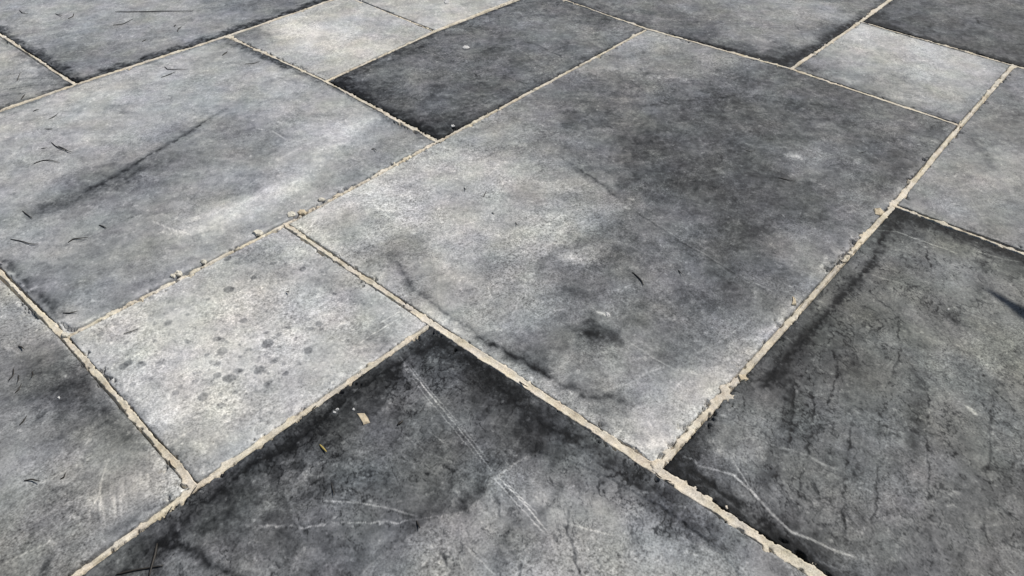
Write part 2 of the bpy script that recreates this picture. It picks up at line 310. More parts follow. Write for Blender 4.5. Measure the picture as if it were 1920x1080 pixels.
# veins, cracks, scratches, stain lines: slab -> list of (photo polyline, half width mm, change, kind)
# kind: "soft" blurred stain, "line" thin scratch, "crack" wobbly thin line
MARK = {
"s3": [([(0, 492), (45, 528), (85, 570), (115, 600)], 2.4, -.10, "crack"), ([(425, 205), (385, 228), (300, 280), (235, 318), (165, 358)], 4.5, -.17, "soft"),
       ([(410, 212), (385, 228), (330, 264), (300, 280), (235, 318)], 1.7, -.12, "crack"),
       ([(300, 300), (200, 345), (100, 385)], 16, -.12, "soft"),
       ([(340, 440), (460, 395), (560, 335), (650, 250), (690, 225)], 14, .10, "soft"),
       ([(350, 415), (430, 390), (520, 350)], 5, .10, "soft"),
       ([(478, 240), (510, 246), (542, 264)], 1.0, .22, "line"), ([(285, 414), (320, 430), (362, 441)], 1.0, .22, "line"),
       ([(0, 485), (40, 520), (80, 565), (110, 590)], 6, -.2, "soft"),
       ([(430, 80), (480, 100), (540, 125)], 8, -.2, "soft"),
       ([(70, 470), (160, 450), (260, 400)], 1.2, -.1, "crack"), ([(520, 300), (620, 250)], 2, .06, "soft")],
"s1": [([(10, 82), (60, 112), (110, 140), (150, 150), (230, 122), (330, 88), (430, 55), (540, 15)], 2.4, -.12, "crack"),
       ([(70, 35), (160, 70), (260, 78)], 3, .05, "soft"), ([(100, 115), (140, 105)], 1.5, .08, "crack")],
"s2": [([(0, 168), (60, 160), (125, 158)], 1.2, -.2, "crack"), ([(0, 180), (60, 172), (110, 168)], 1.2, -.2, "crack"),
       ([(0, 150), (60, 146), (110, 148)], 1.2, -.15, "crack"), ([(0, 140), (50, 136), (90, 138)], 1, -.12, "crack")],
"s6": [([(640, 160), (700, 200), (760, 230), (815, 258)], 12, -.18, "soft"), ([(640, 150), (720, 120), (800, 82)], 8, -.12, "soft"),
       ([(950, 80), (985, 100), (1010, 118)], .9, .14, "line"), ([(780, 90), (830, 108), (840, 118)], .9, .12, "line"),
       ([(940, 138), (960, 150), (1000, 158)], 1.1, -.2, "crack"), ([(880, 128), (900, 145)], 1, -.18, "crack"),
       ([(950, 70), (1010, 85), (1060, 110)], 1.0, -.18, "crack"), ([(905, 190), (925, 202)], 1, -.2, "crack"),
       ([(800, 70), (860, 60), (900, 40)], 1.0, -.15, "crack")],
"s7": [([(742, 480), (758, 512), (778, 546), (832, 582), (892, 627), (952, 662), (1032, 707), (1088, 740), (1180, 753)], 2.2, -.11, "crack"),
       ([(735, 475), (755, 510), (775, 545), (830, 580), (890, 625), (950, 660), (1030, 705), (1085, 738), (1180, 752)], 5, -.13, "soft"),
       ([(900, 632), (960, 664), (1030, 706)], 2.5, -.08, "soft"),
       ([(1020, 275), (1060, 300), (1110, 330), (1165, 378), (1240, 428), (1300, 465), (1400, 525), (1465, 555)], 1.8, -.10, "crack"),
       ([(1200, 400), (1280, 450), (1380, 512), (1460, 553)], .9, .14, "line"),
       ([(1100, 622), (1117, 625), (1126, 630)], 3.6, -.17, "soft"), ([(1000, 560), (1060, 540), (1110, 560)], 7, -.07, "soft"),
       ([(1190, 705), (1280, 675), (1350, 640), (1420, 590)], 1.0, .12, "line"), ([(1180, 640), (1260, 690), (1320, 705)], .9, .14, "line"),
       ([(1100, 740), (1180, 720), (1240, 680)], .9, .08, "line"), ([(1285, 360), (1320, 330), (1345, 325)], .9, .1, "line"),
       ([(1070, 310), (1120, 340), (1180, 380)], 5, -.12, "soft"), ([(1330, 510), (1370, 530), (1375, 545)], 6, -.1, "soft"),
       ([(1480, 292), (1500, 296)], 5, .2, "soft"), ([(1120, 585), (1140, 590)], 2, .3, "soft"), ([(1060, 480), (1110, 488)], 7, .14, "soft"),
       ([(880, 330), (1000, 300), (1030, 280)], 10, .05, "soft"), ([(1250, 190), (1400, 180), (1560, 215)], 14, -.06, "soft"),
       ([(1480, 150), (1510, 152), (1530, 160)], 1.5, -.16, "crack"), ([(820, 330), (900, 300), (960, 270)], 1.2, -.05, "crack"),
       ([(1640, 270), (1680, 300), (1640, 370)], 8, -.05, "soft"), ([(640, 400), (700, 372)], 1.5, -.1, "crack"),
       ([(850, 610), (890, 650), (1010, 735), (1190, 850)], 9, .08, "soft"), ([(1300, 760), (1400, 650), (1510, 560)], 10, .07, "soft")],
"s8": [([(1260, 70), (1380, 95), (1460, 115), (1500, 105), (1560, 65), (1610, 35)], 10, -.18, "soft"),
       ([(1320, 45), (1370, 10)], 1.0, .1, "line"), ([(1480, 30), (1500, 55), (1510, 75)], 1, -.12, "crack"),
       ([(1110, 12), (1150, 30)], 2, .1, "soft")],
"s9": [([(1640, 50), (1700, 68), (1800, 95), (1915, 122)], 9, -.18, "soft"), ([(1830, 33), (1835, 45)], 2, -.2, "soft")],
"s10": [([(1510, 125), (1520, 130)], 9, -.15, "soft"), ([(1640, 178), (1700, 195), (1790, 225)], 6, -.1, "soft")],
"s11": [([(1820, 260), (1850, 290), (1855, 310)], 6, -.12, "soft"), ([(1840, 215), (1919, 225)], 1.2, .1, "crack"),
        ([(1880, 150), (1900, 185)], 10, -.1, "soft")],
"s12": [([(1695, 402), (1655, 442), (1632, 495), (1595, 535), (1545, 595), (1495, 645), (1455, 695), (1425, 740)], 2.6, -.15, "crack"),
        ([(1270, 870), (1340, 912), (1400, 955), (1470, 1020), (1530, 1062)], 2.4, -.13, "crack"),
        ([(1280, 853), (1302, 862), (1309, 873), (1340, 880), (1375, 890), (1412, 922), (1445, 960), (1485, 998), (1520, 1010), (1560, 1030), (1612, 1048)], 1.5, .36, "line"),
        ([(1368, 855), (1385, 880), (1410, 918)], .9, .22, "line"), ([(1365, 818), (1420, 822), (1470, 838), (1530, 862), (1600, 888)], 1.6, .12, "crack"),
        ([(1640, 432), (1680, 434), (1720, 448), (1800, 476)], 1.1, .28, "line"), ([(1830, 470), (1880, 485), (1920, 492)], 1.2, .22, "line"),
        ([(1640, 462), (1700, 472)], .8, .14, "line"), ([(1640, 518), (1700, 535)], .8, .14, "line"), ([(1460, 620), (1490, 645)], .9, .18, "line"),
        ([(1520, 742), (1560, 735), (1600, 734)], .9, .16, "line"), ([(1550, 625), (1580, 645)], .8, .14, "line"),
        ([(1480, 890), (1530, 915)], .9, .14, "line"), ([(1720, 978), (1830, 990), (1920, 978)], .8, .12, "line"), ([(1530, 1050), (1580, 1072)], .9, .16, "line"),
        ([(1700, 395), (1660, 440), (1640, 490), (1600, 530), (1550, 590), (1500, 640), (1460, 690), (1435, 720)], 6, -.13, "soft"),
        ([(1690, 400), (1740, 415), (1820, 445), (1920, 480)], 10, -.12, "soft"),
        ([(1240, 868), (1320, 920), (1400, 975), (1480, 1040), (1540, 1080)], 8, -.14, "soft"),
        ([(1295, 880), (1380, 935), (1450, 990), (1520, 1050)], 3.5, -.12, "soft"),
        ([(1480, 700), (1478, 800), (1455, 860), (1435, 905)], 7, -.1, "soft"), ([(1490, 700), (1485, 780), (1478, 840)], 1.6, -.18, "crack"),
        ([(1725, 700), (1722, 790), (1712, 860)], 8, -.09, "soft"), ([(1740, 720), (1738, 820), (1740, 945)], 1.4, -.16, "crack"),
        ([(1600, 780), (1585, 880), (1580, 960), (1588, 1030)], 1.4, -.14, "crack"), ([(1650, 860), (1640, 960), (1625, 1050)], 1.3, -.12, "crack"),
        ([(1850, 480), (1840, 520), (1830, 560)], 8, -.1, "soft"), ([(1735, 465), (1745, 495), (1740, 510)], 1.6, -.18, "crack"),
        ([(1865, 720), (1855, 800), (1860, 860), (1840, 930)], 1.5, -.12, "crack"), ([(1780, 590), (1800, 605)], 6, -.1, "soft"),
        ([(1815, 764), (1828, 774)], 2.2, .3, "soft"), ([(1515, 720), (1530, 770), (1500, 900), (1495, 980)], 1.4, -.12, "crack"),
        ([(1680, 590), (1690, 650), (1670, 720)], 1.3, -.12, "crack"), ([(1560, 640), (1570, 700), (1550, 760)], 1.4, -.14, "crack"),
        ([(1800, 640), (1760, 690), (1740, 740)], 16, .05, "soft"), ([(1360, 800), (1350, 850), (1420, 870)], 5, .08, "soft")],
"s13": [([(835, 640), (795, 655), (765, 670), (700, 712), (620, 772), (540, 842), (470, 872), (410, 922), (330, 987)], 2.2, -.13, "crack"),
        ([(825, 643), (862, 658), (900, 692), (960, 748), (1010, 793), (1060, 818)], 2.2, -.12, "crack"),
        ([(1090, 850), (1150, 880), (1220, 930), (1290, 985), (1380, 1050)], 2.0, -.10, "crack"),
        ([(742, 668), (800, 745), (850, 803), (912, 880)], .5, .22, "line"), ([(750, 668), (808, 742), (858, 800), (924, 885)], .5, .32, "line"),
        ([(757, 672), (812, 738), (868, 802), (925, 876)], .5, .22, "line"), ([(764, 690), (830, 765), (885, 825)], .6, .16, "line"),
        ([(925, 895), (975, 950), (1022, 1000)], .5, .28, "line"), ([(932, 892), (985, 945), (1030, 1000)], .5, .36, "line"),
        ([(945, 900), (1000, 955), (1010, 965)], .5, .24, "line"), ([(800, 805), (835, 833)], .7, .18, "line"), ([(735, 800), (800, 850), (875, 875)], .6, .12, "line"),
        ([(605, 939), (680, 945), (740, 956), (788, 971)], 1.0, .24, "line"), ([(450, 985), (560, 990), (640, 980), (735, 978), (790, 975), (860, 962), (880, 952)], 1.0, .24, "crack"),
        ([(860, 952), (900, 930), (912, 908), (935, 893), (965, 868), (1000, 850)], 1.1, .14, "crack"),
        ([(605, 735), (640, 785)], .6, .1, "line"), ([(870, 1022), (930, 1080)], .8, .18, "line"), ([(1060, 980), (1155, 1005)], .8, .18, "line"),
        ([(850, 1020), (870, 1075)], .7, .12, "line"),
        ([(835, 640), (800, 655), (770, 668), (700, 710), (620, 770), (540, 840), (470, 870), (410, 920), (330, 985)], 5.5, -.10, "soft"),
        ([(820, 640), (860, 655), (900, 690), (960, 745), (1010, 790), (1060, 815)], 6, -.09, "soft"),
        ([(1060, 815), (1130, 850), (1200, 900), (1270, 960), (1340, 1010)], 8, -.12, "soft"),
        ([(300, 1018), (345, 1030), (380, 1045), (420, 1070), (445, 1085)], 3.5, -.2, "soft"), ([(230, 1075), (280, 1040), (330, 1000)], 7, -.12, "soft"),
        ([(895, 912), (880, 935), (872, 952)], 9, -.14, "soft"),
        ([(925, 920), (935, 960), (942, 975)], 1.6, -.24, "crack"), ([(1062, 945), (1065, 1000), (1080, 1035), (1085, 1075)], 1.7, -.26, "crack"),
        ([(1135, 1020), (1122, 1050), (1120, 1080)], 1.4, -.2, "crack"), ([(820, 1028), (840, 1060), (850, 1080)], 1.6, -.24, "crack"),
        ([(980, 1045), (975, 1080)], 1.4, -.2, "crack"), ([(1050, 910), (1035, 945), (1000, 970)], 4, -.16, "soft"), ([(960, 985), (950, 1020), (930, 1055)], 8, -.13, "soft"),
        ([(1280, 985), (1240, 1020), (1230, 1060)], 1.4, -.18, "crack"), ([(700, 830), (730, 800), (760, 780)], 10, .04, "soft"),
        ([(560, 1080), (640, 1020), (720, 960), (760, 900)], 9, -.05, "soft"), ([(720, 860), (760, 790), (790, 760)], 6, -.06, "soft"),
        ([(1060, 855), (1120, 880), (1200, 905)], 7, -.05, "soft"), ([(785, 745), (800, 755)], 7, .12, "soft"), ([(1000, 940), (1030, 950)], 14, .07, "soft")],
"s14": [([(712, 605), (752, 583)], .9, .2, "line"), ([(660, 650), (740, 600)], .8, .16, "line"), ([(700, 625), (760, 590)], .7, .14, "line"),
        ([(200, 700), (280, 800), (350, 880)], 7, -.05, "soft"), ([(700, 620), (740, 640)], 14, -.1, "soft"), ([(590, 520), (660, 560)], 10, -.07, "soft"),
        ([(480, 470), (540, 500)], 14, -.08, "soft")],
"s15": [([(60, 700), (110, 740), (180, 760), (240, 810)], 14, -.1, "soft"), ([(100, 670), (160, 700)], 14, -.08, "soft"),
        ([(205, 858), (192, 895), (186, 930)], .7, .13, "line"), ([(186, 930), (170, 955), (155, 970)], .8, .15, "line"), ([(187, 900), (190, 950)], .9, .14, "line"),
        ([(0, 1060), (50, 1035), (100, 1012)], .8, .17, "line"), ([(60, 980), (130, 940), (200, 910)], .9, .12, "line"), ([(20, 930), (130, 880)], .8, .1, "line"),
        ([(90, 770), (60, 795)], 2.0, -.18, "soft"), ([(230, 990), (270, 960), (300, 950)], 6, -.12, "soft"), ([(80, 1075), (90, 1050)], 4, -.2, "soft")]}
# brush scratches of the left slab, drip spots of the speckled slab
for k in range(46):
    rr = np.random.default_rng(500 + k).random(5)
    x = 165 + rr[0] * 185; yc = 985 - (x - 165) * 0.42 - rr[1] * 45
    MARK["s15"].append(([(x - 3 + rr[2] * 4, yc - 18 - rr[3] * 14), (x + 2, yc + 14 + rr[4] * 16)], .5, .07 if k % 3 else -.06, "line"))
DRIPS = [(417, 658, 9), (430, 708, 10), (265, 683, 8), (298, 682, 6), (502, 642, 10), (523, 625, 6), (597, 607, 7), (578, 655, 8),
         (408, 635, 7), (418, 636, 6), (428, 543, 9), (455, 600, 7), (315, 605, 7), (387, 665, 5), (485, 693, 9), (447, 693, 7), (187, 627, 6),
         (230, 687, 8), (240, 680, 7), (512, 677, 6), (407, 682, 6), (408, 703, 6), (603, 618, 5), (583, 616, 5), (555, 632, 4), (427, 485, 8),
         (513, 493, 6), (567, 503, 6), (380, 744, 9), (415, 760, 7), (330, 735, 5), (475, 520, 6), (350, 590, 4), (390, 560, 4), (540, 612, 4),
         (450, 668, 4), (470, 655, 4), (365, 700, 4), (395, 720, 5), (440, 735, 5), (500, 720, 5), (535, 700, 5), (290, 640, 4), (560, 680, 4), (250, 720, 5)]
_rd = np.random.default_rng(31)
DRIPS += [(x_, y_, 1.6 + 3 * r_ * r_) for x_, y_, r_ in zip(_rd.normal(430, 110, 150), _rd.normal(650, 62, 150), _rd.random(150))]
PALE13 = g2(*np.array([(1010, 845), (962, 868), (938, 888), (918, 897), (908, 925), (872, 955), (800, 975), (770, 1005), (700, 1050),
                       (640, 1110), (1420, 1110), (1330, 1015), (1230, 945), (1130, 890)], float).T)

def inside(P, poly):
    c = np.zeros(len(P), bool)
    for a, b in zip(poly, np.roll(poly, -1, 0)):
        k = (a[1] > P[:, 1]) != (b[1] > P[:, 1])
        c ^= k & (P[:, 0] < (b[0] - a[0]) * (P[:, 1] - a[1]) / (b[1] - a[1] + 1e-12) + a[0])
    return c

# ------------------------------------------------------------------ slabs
HALF = 0.0035
HALF_EDGE = {("s3", "S"): .0028, ("s14", "N"): .0028, ("s10", "W"): .003, ("s7", "E"): .0035, ("s4", "N"): .0035,
             ("s7", "W"): .0042, ("s12", "W"): .005, ("s13", "E"): .005}
def chain(a, b):
    """grid nodes from a to b that were measured, plus both ends: (params, points)"""
    n = max(abs(b[0] - a[0]), abs(b[1] - a[1])); t = []; p = []
    for k in range(n + 1):
        q = (a[0] + (b[0] - a[0]) * k // n, a[1] + (b[1] - a[1]) * k // n)
        if k in (0, n) or q in JW: t.append(k / n); p.append(node(*q))
    return np.array(t), np.array(p)
def curve(ch, s):
    return np.stack([np.interp(s, ch[0], ch[1][:, 0]), np.interp(s, ch[0], ch[1][:, 1])], -1)

def axis_params(L, sp, lo, hi, coarse):
    """parameters 0..1 along an edge of length L: fine step sp inside [lo,hi], coarse outside, extra fine at the rims"""
    t = [0.0]
    while t[-1] < 1:
        c = t[-1]; step = sp if lo <= c <= hi else coarse
        d = min(c, 1 - c) * L
        if d < 0.006: step = min(step, 0.0009)
        t.append(c + step / L)
    t[-1] = 1.0
    return np.array(t)

TONE = ([30, 50, 65, 80, 95, 110, 130, 150, 170, 185, 200], [52, 66, 82, 100, 111, 123, 143, 164, 185, 200, 214])
ADJ = {'s7': (1.26, -.018), 's12': (1.0, .05), 's3': (.78, .0), 's15': (.85, .06), 's14': (.75, .05), 's9': (1.0, -.05), 's11': (.85, -.01),
       's2': (1.0, .04), 's8': (.9, .01), 's6': (.9, .01), 's13': (.95, .02), 's1': (1.0, .015)}
SLABDATA = {}
def build_slab(key, cells, parent, seed, visible=True):
    i0, i1, j0, j1 = cells
    S_ = chain((i0, j0), (i1, j0)); N_ = chain((i0, j1), (i1, j1))
    W_ = chain((i0, j0), (i0, j1)); E_ = chain((i1, j0), (i1, j1))
    LX, LY = (i1 - i0) * ST, (j1 - j0) * ST
    he = {e: HALF_EDGE.get((key, e), HALF) for e in "WESN"}
    if visible:
        # range of the slab that lies in (or near) the picture gets the fine grid
        c = np.array([node(i0, j0), node(i1, j1)]); uu, vv = np.meshgrid(np.linspace(0, 1, 60), np.linspace(0, 1, 60), indexing="ij")
        P = c[0] + np.stack([uu, vv], -1) * (c[1] - c[0])
        Q = np.concatenate([P, np.zeros(P.shape[:2] + (1,))], -1) - np.array([0, 0, CAM_H])
        zz = Q @ fw; px = (Q @ cr) / zz * F_PX; py = (Q @ cu) / zz * F_PX
        vis = (zz > 0.05) & (abs(px) < 1010) & (abs(py) < 590)
        ul, vl = uu[vis], vv[vis]; sp = SPACE[key] * 1e-3
        su = axis_params(LX, sp, ul.min() - .01, ul.max() + .01, 0.006); tv = axis_params(LY, sp, vl.min() - .01, vl.max() + .01, 0.006)
    else:
        su = axis_params(LX, 0.016, 0, 1, 0.016)[::1]; tv = axis_params(LY, 0.016, 0, 1, 0.016)
    u = he["W"] / LX + su * (1 - (he["W"] + he["E"]) / LX); v = he["S"] / LY + tv * (1 - (he["S"] + he["N"]) / LY)
    U, V = np.meshgrid(u, v, indexing="ij"); n, m = U.shape
    U = U.ravel(); V = V.ravel()
    c00, c10, c01, c11 = S_[1][0], S_[1][-1], N_[1][0], N_[1][-1]
    Uc, Vc = U[:, None], V[:, None]
    P = (1 - Vc) * curve(S_, U) + Vc * curve(N_, U) + (1 - Uc) * curve(W_, V) + Uc * curve(E_, V) \
        - ((1 - Uc) * (1 - Vc) * c00 + Uc * (1 - Vc) * c10 + (1 - Uc) * Vc * c01 + Uc * Vc * c11)
    su2, tv2 = [a.ravel() for a in np.meshgrid(su, tv, indexing="ij")]
    dist = {"W": U * LX - he["W"], "E": (1 - U) * LX - he["E"], "S": V * LY - he["S"], "N": (1 - V) * LY - he["N"]}
    d = np.minimum(np.minimum(dist["W"], dist["E"]), np.minimum(dist["S"], dist["N"]))
    x, y = P[:, 0] * 1000, P[:, 1] * 1000              # millimetres
    wx = fbm(x / 45, y / 45, 3, seed + 21, .65) * 14 + fbm(x / 12, y / 12, 3, seed + 22, .7) * 7
    wy = fbm(x / 45, y / 45, 3, seed + 25, .65) * 14 + fbm(x / 12, y / 12, 3, seed + 26, .7) * 7
    # ---- relief
    rel = fbm(x / 90, y / 90, 3, seed) * 0.55 + fbm(x / 16, y / 16, 3, seed + 5) * 0.22 + fbm(x / 5, y / 5, 2, seed + 9) * 0.08
    tr = fbm((x + wx) / 85, (y + wy) / 85, 3, seed + 91) * 3.2
    tf = np.floor(tr); te = tr - tf                     # thin cleft layers of the stone, each with its own shade
    terr = tf + sst(0.90, 1.0, te)
    lay = np.random.default_rng(seed + 3).random(64)[(tf.astype(int)) % 64]
    lay2 = np.random.default_rng(seed + 3).random(64)[(tf.astype(int) + 1) % 64]
    layer = lay + (lay2 - lay) * sst(0.92, 1.0, te) - .5
    rel = rel + terr * 0.26
    dm = d * 1000
    h = rel * (0.35 + 0.65 * sst(2, 18, dm))
    h -= 0.9 * np.clip(1 - dm / 4.5, 0, 1) ** 2
    chip = dm - np.clip(fbm(x / 8, y / 8, 3, seed + 13, .6) + .45 * fbm(x / 70, y / 70, 2, seed + 15) - 0.62, 0, 1) * 15 - np.clip(fbm(x / 3, y / 3, 2, seed + 14) - 0.55, 0, 1) * 2.2
    h -= 4.5 * sst(0.7, -0.6, chip)
    # ---- colour
    if key in CT:
        C = np.array(CT[key].split(), float).reshape(-1, 3)
        cp = g2(C[:, 0], C[:, 1]) * 1000; cv = np.interp(C[:, 2], TONE[0], TONE[1]) / 255
        num = np.zeros(len(x)); den = np.full(len(x), 1e-9)
        dd = np.hypot(cp[:, None, 0] - cp[None, :, 0], cp[:, None, 1] - cp[None, :, 1]); np.fill_diagonal(dd, 1e9)
        nn = np.clip(np.sort(dd, 1)[:, :2].mean(1), 18, 90)
        for (ax, ay), g0, sg in zip(cp, cv, nn):
            r2 = (x + wx - ax) ** 2 + (y + wy - ay) ** 2
            w = np.exp(-r2 / (0.47 * sg) ** 2) + 0.02 / (1 + r2 / sg ** 2) ** 2
            num += w * g0; den += w
        g = num / den
        ck, cb = ADJ.get(key, (1, 0)); gm_ = cv.mean(); g = (g - gm_) * np.where(g > gm_, min(ck, .95), ck) + gm_ + cb
    else:
        rr = np.random.default_rng(seed).random(2)
        g = 0.34 + 0.3 * rr[0] + fbm(x / 120, y / 120, 3, seed + 30) * 0.10
    if visible and key == "s13":
        inn = inside(np.stack([P[:, 0] + wx * 1.2e-4, P[:, 1] + wy * 1.2e-4], -1), PALE13)
        dd_, _ = poly_dist(P, np.vstack([PALE13[:8]]))
        dr_, _ = poly_dist(P + np.stack([wx, wy], -1) * 6e-4, PALE13[[10, 11, 12, 13, 0]])
        ramp = np.where(inn, 0.075 * (1 + .8 * sst(0, .10, dd_)) * sst(0, .055, dr_), -0.05 * sst(.022, 0, dd_))
        g = g + ramp
        h = h - np.where(inn, 0.9 * sst(0, 0.0012, dd_), 0.0) + 0.45
    # veining and cloudiness of the stone itself
    ang0 = 0.80 if key in ('s12', 's13') else -0.62
    ca, sa = math.cos(ang0), math.sin(ang0)
    xs, ys = (x * ca + y * sa), (-x * sa + y * ca)
    dark = sst(.6, .3, g)
    cal = 0.6 if key == 's12' else 1.0
    g = g + cal * layer * (0.045 + .02 * dark)
    g = g + fbm((x + wx) / 34, (y + wy) / 34, 4, seed + 33, .74) * (0.062 + .02 * dark) * cal
    g = g + fbm(x / 9, y / 9, 3, seed + 37, .74) * (0.042 + .02 * dark)
    g = g + fbm((xs + 2 * wx) / 60, (ys + wy) / 9, 3, seed + 41, .65) * 0.034
    if key in ('s1', 's2', 's3', 's6', 's7', 's8', 's9', 's11'):
        g = g + fbm((xs + wx * .4) / 22, (ys + wy * .3) / 4.2, 3, seed + 45, .65) * (.04 if key == 's6' else .026)
    if key in ("s12", "s13"):
        r1 = np.abs(fbm((xs + 1.2 * wx) / 85, (ys + 1.2 * wy) / 34, 4, seed + 43, .6))
        g = g - 0.17 * sst(.04, 0.0, r1) * sst(-.5, .2, fbm(x / 60, y / 60, 2, seed + 47))
        g = g - 0.025 * sst(.2, 0.0, r1)
        for qc, (la, lb, amp_) in enumerate(((120, 42, .24), (60, 24, .18), (30, 15, .10))):
            c1 = cell_border((xs + (1.5 - .4 * qc) * wx) / la, (ys + (1.5 - .4 * qc) * wy) / lb, seed + 142 + qc) * lb
            gate = sst(-.35, .35, fbm(x / 38, y / 38, 3, seed + 146 + qc)) if key == 's12' else sst(.0, .6, fbm(x / 45, y / 45, 3, seed + 146 + qc))
            ln = sst(1.7, .3, c1 + .5 * np.abs(fbm(x / 4, y / 4, 2, seed + 150))) * gate
            g = g - amp_ * ln; h = h - .12 * ln
        r2_ = np.abs(fbm((xs + wx) / 44, (ys + wy) / 24, 4, seed + 49, .6))
        g = g - 0.13 * sst(.04, 0.0, r2_) * sst(-.2, .4, fbm(x / 50, y / 50, 2, seed + 51))
    else:
        if key in CT:
            c1 = cell_border((xs + 1.1 * wx) / 95, (ys + 1.1 * wy) / 55, seed + 42) * 55
            g = g - 0.09 * sst(1.9, .3, c1) * sst(.25, .8, fbm(x / 45, y / 45, 3, seed + 46))
        r1 = np.abs(fbm((xs + wx) / 80, (ys + wy) / 38, 4, seed + 43, .6))
        g = g - 0.075 * sst(.035, 0.0, r1) * sst(.0, .6, fbm(x / 70, y / 70, 2, seed + 47))
    # fine wear scratches everywhere
    for q, ang in enumerate((0.3, 1.25, 2.1)):
        a, b = x * math.cos(ang) + y * math.sin(ang), -x * math.sin(ang) + y * math.cos(ang)
        n1 = fbm(a / 70, b / 2.2, 2, seed + 55 + q)
        g = g + 0.03 * sst(.72, 1.0, n1) * (0.3 + dark)
    rn = fbm(x / 22, y / 22, 4, seed + 61, .7)
    rn2 = fbm(x / 7, y / 7, 3, seed + 63, .7)
    for e, wmm, k in RIM.get(key, []):
        de = dist[e] * 1000
        band = sst(1.0, 0.35, de / wmm + rn * 0.6) * np.clip(.85 + .5 * rn2, .3, 1.2)
        if k < 0: g = g * (1 + k * band)
        else: g = g + k * band
    # narrow soiled line right at the arris
    g = g * (1 - 0.14 * sst(3.0, 0.5, dm + rn * 1.6))
    wob1 = fbm(x / 14, y / 14, 3, seed + 65) ; wob2 = fbm(x / 5, y / 5, 2, seed + 69)
    for pts, hw, k, kind in MARK.get(key, []):
        L = g2(*np.array(pts, float).T) * 1000
        pad = hw * 3 + 6
        sel = np.nonzero((x > L[:, 0].min() - pad) & (x < L[:, 0].max() + pad) & (y > L[:, 1].min() - pad) & (y < L[:, 1].max() + pad))[0]
        if not len(sel): continue
        amp = {"soft": hw * 0.6, "crack": 3.0, "line": 0.35}[kind]
        Q = np.stack([x[sel] + wob1[sel] * amp, y[sel] + wob2[sel] * amp * .6], -1)
        dl, pr = poly_dist(Q, L)
        hw_ = max(hw, SPACE.get(key, 2) * 0.6)
        if kind == "soft":
            f = np.exp(-(dl / (hw * 1.25)) ** 2) * np.clip(0.85 + 0.45 * wob2[sel] + .35 * rn2[sel], .1, 1.4)
        else:
            taper = np.clip(np.minimum(pr, 1 - pr) * 7, 0, 1) ** .5
            f = sst(1.25, .3, dl / hw_) * (min(1, hw / hw_) * .3 + .7) * taper * (np.clip(0.8 + 0.3 * wob1[sel], .35, 1.1) if kind == 'line' else np.clip(0.75 + 0.7 * wob1[sel] + .4 * wob2[sel], .1, 1.2))
        if k < 0 and kind == "crack": h[sel] -= 0.25 * f
        if key == 's12' and k < 0 and kind != 'line': k = k * 1.45
        g[sel] += k * np.clip(f, 0, 1.2)
    if key == "s14":
        for (ax, ay, r) in DRIPS:
            c = g2(ax, ay) * 1000
            sel = np.nonzero((abs(x - c[0]) < 14) & (abs(y - c[1]) < 14))[0]
            r_ = np.hypot(x[sel] - c[0] + wob1[sel], y[sel] - c[1] + wob2[sel]) / (r * 0.66)
            g[sel] -= (0.09 + .012 * r) * sst(1.15, .85, r_)
        sp = fbm(x / 3.2, y / 3.2, 2, seed + 71)
        g = g - 0.08 * sst(.45, .8, sp) * sst(-.2, .4, fbm(x / 50, y / 50, 2, seed + 73))
    # small pale blemishes
    g = g + 0.12 * sst(1.0, 1.2, fbm(x / 5.5, y / 5.5, 2, seed + 77))
    g = np.clip(np.where(g < .22, .14 + .08 * np.exp((g - .22) / .08), g), 0.12, 0.88) + fbm(x / 6, y / 6, 4, seed + 79, .75) * .022
    a = np.maximum(lin(g) - 0.012, 0.006) / GAIN
    wm = WARM.get(key, 0.1) * .6 + 0.12 + (g - 0.55) * 2.4 + fbm(x / 55, y / 55, 3, seed + 81) * 0.5
    pu = fbm(x / 40, y / 40, 3, seed + 85) * 0.013 - 0.006
    if key == "s12": pu = pu - 0.014 * sst(450, 750, x); wm = wm + .45 * sst(450, 750, x)
    colr = np.stack([a * (1 + 0.045 * wm + pu * .6), a * (1 - pu), a * (1 - 0.075 * wm + pu), GRAIN.get(key, .6) * .72 * np.clip(1 + .45 * fbm(x / 48, y / 48, 3, seed + 87), .35, 1.7)], -1)
    # ---- skirt: outermost ring goes down into the bed
    rng = np.random.default_rng(seed); tilt = rng.normal(size=3) * [1.0, 1.0, .2]
    h = h + tilt[2] + (U - .5) * LX * tilt[0] + (V - .5) * LY * tilt[1]
    co = np.stack([P[:, 0], P[:, 1], h * 1e-3], -1)
    if visible: SLABDATA[key] = co
    ring = np.zeros((n, m), bool); ring[0] = ring[-1] = True; ring[:, 0] = ring[:, -1] = True
    co[ring.ravel(), 2] = -0.022
    o = grid_mesh("slab", co, n, m, M_STONE, colr, parent)
    if visible: o["label"] = SLAB_LABEL[key]
    return o

# ------------------------------------------------------------------ setting: ground sheet and pavement bed
gs = 300
tag(mesh_obj("ground", [(-gs, -gs, -.034), (gs, -gs, -.034), (gs, gs, -.034), (-gs, gs, -.034)], [(0, 1, 2, 3)], M_GROUND),
    "brown gravelly soil around the stone paving", "ground", kind="structure")
IA, IB, JA, JB = -5, 11, -6, 11
bx0, by0 = node(IA, JA) - .02; bx1, by1 = node(IB, JB) + .02
bv = [(a, b, z) for z in (-.030, -.0075) for (a, b) in ((bx0, by0), (bx1, by0), (bx1, by1), (bx0, by1))]
pavement = mesh_obj("pavement", bv, [(0, 3, 2, 1), (4, 5, 6, 7), (0, 1, 5, 4), (1, 2, 6, 5), (2, 3, 7, 6), (3, 0, 4, 7)], M_BED)
tag(pavement, "grey natural stone paving in mixed slab sizes with cream mortar joints", "pavement", kind="structure")

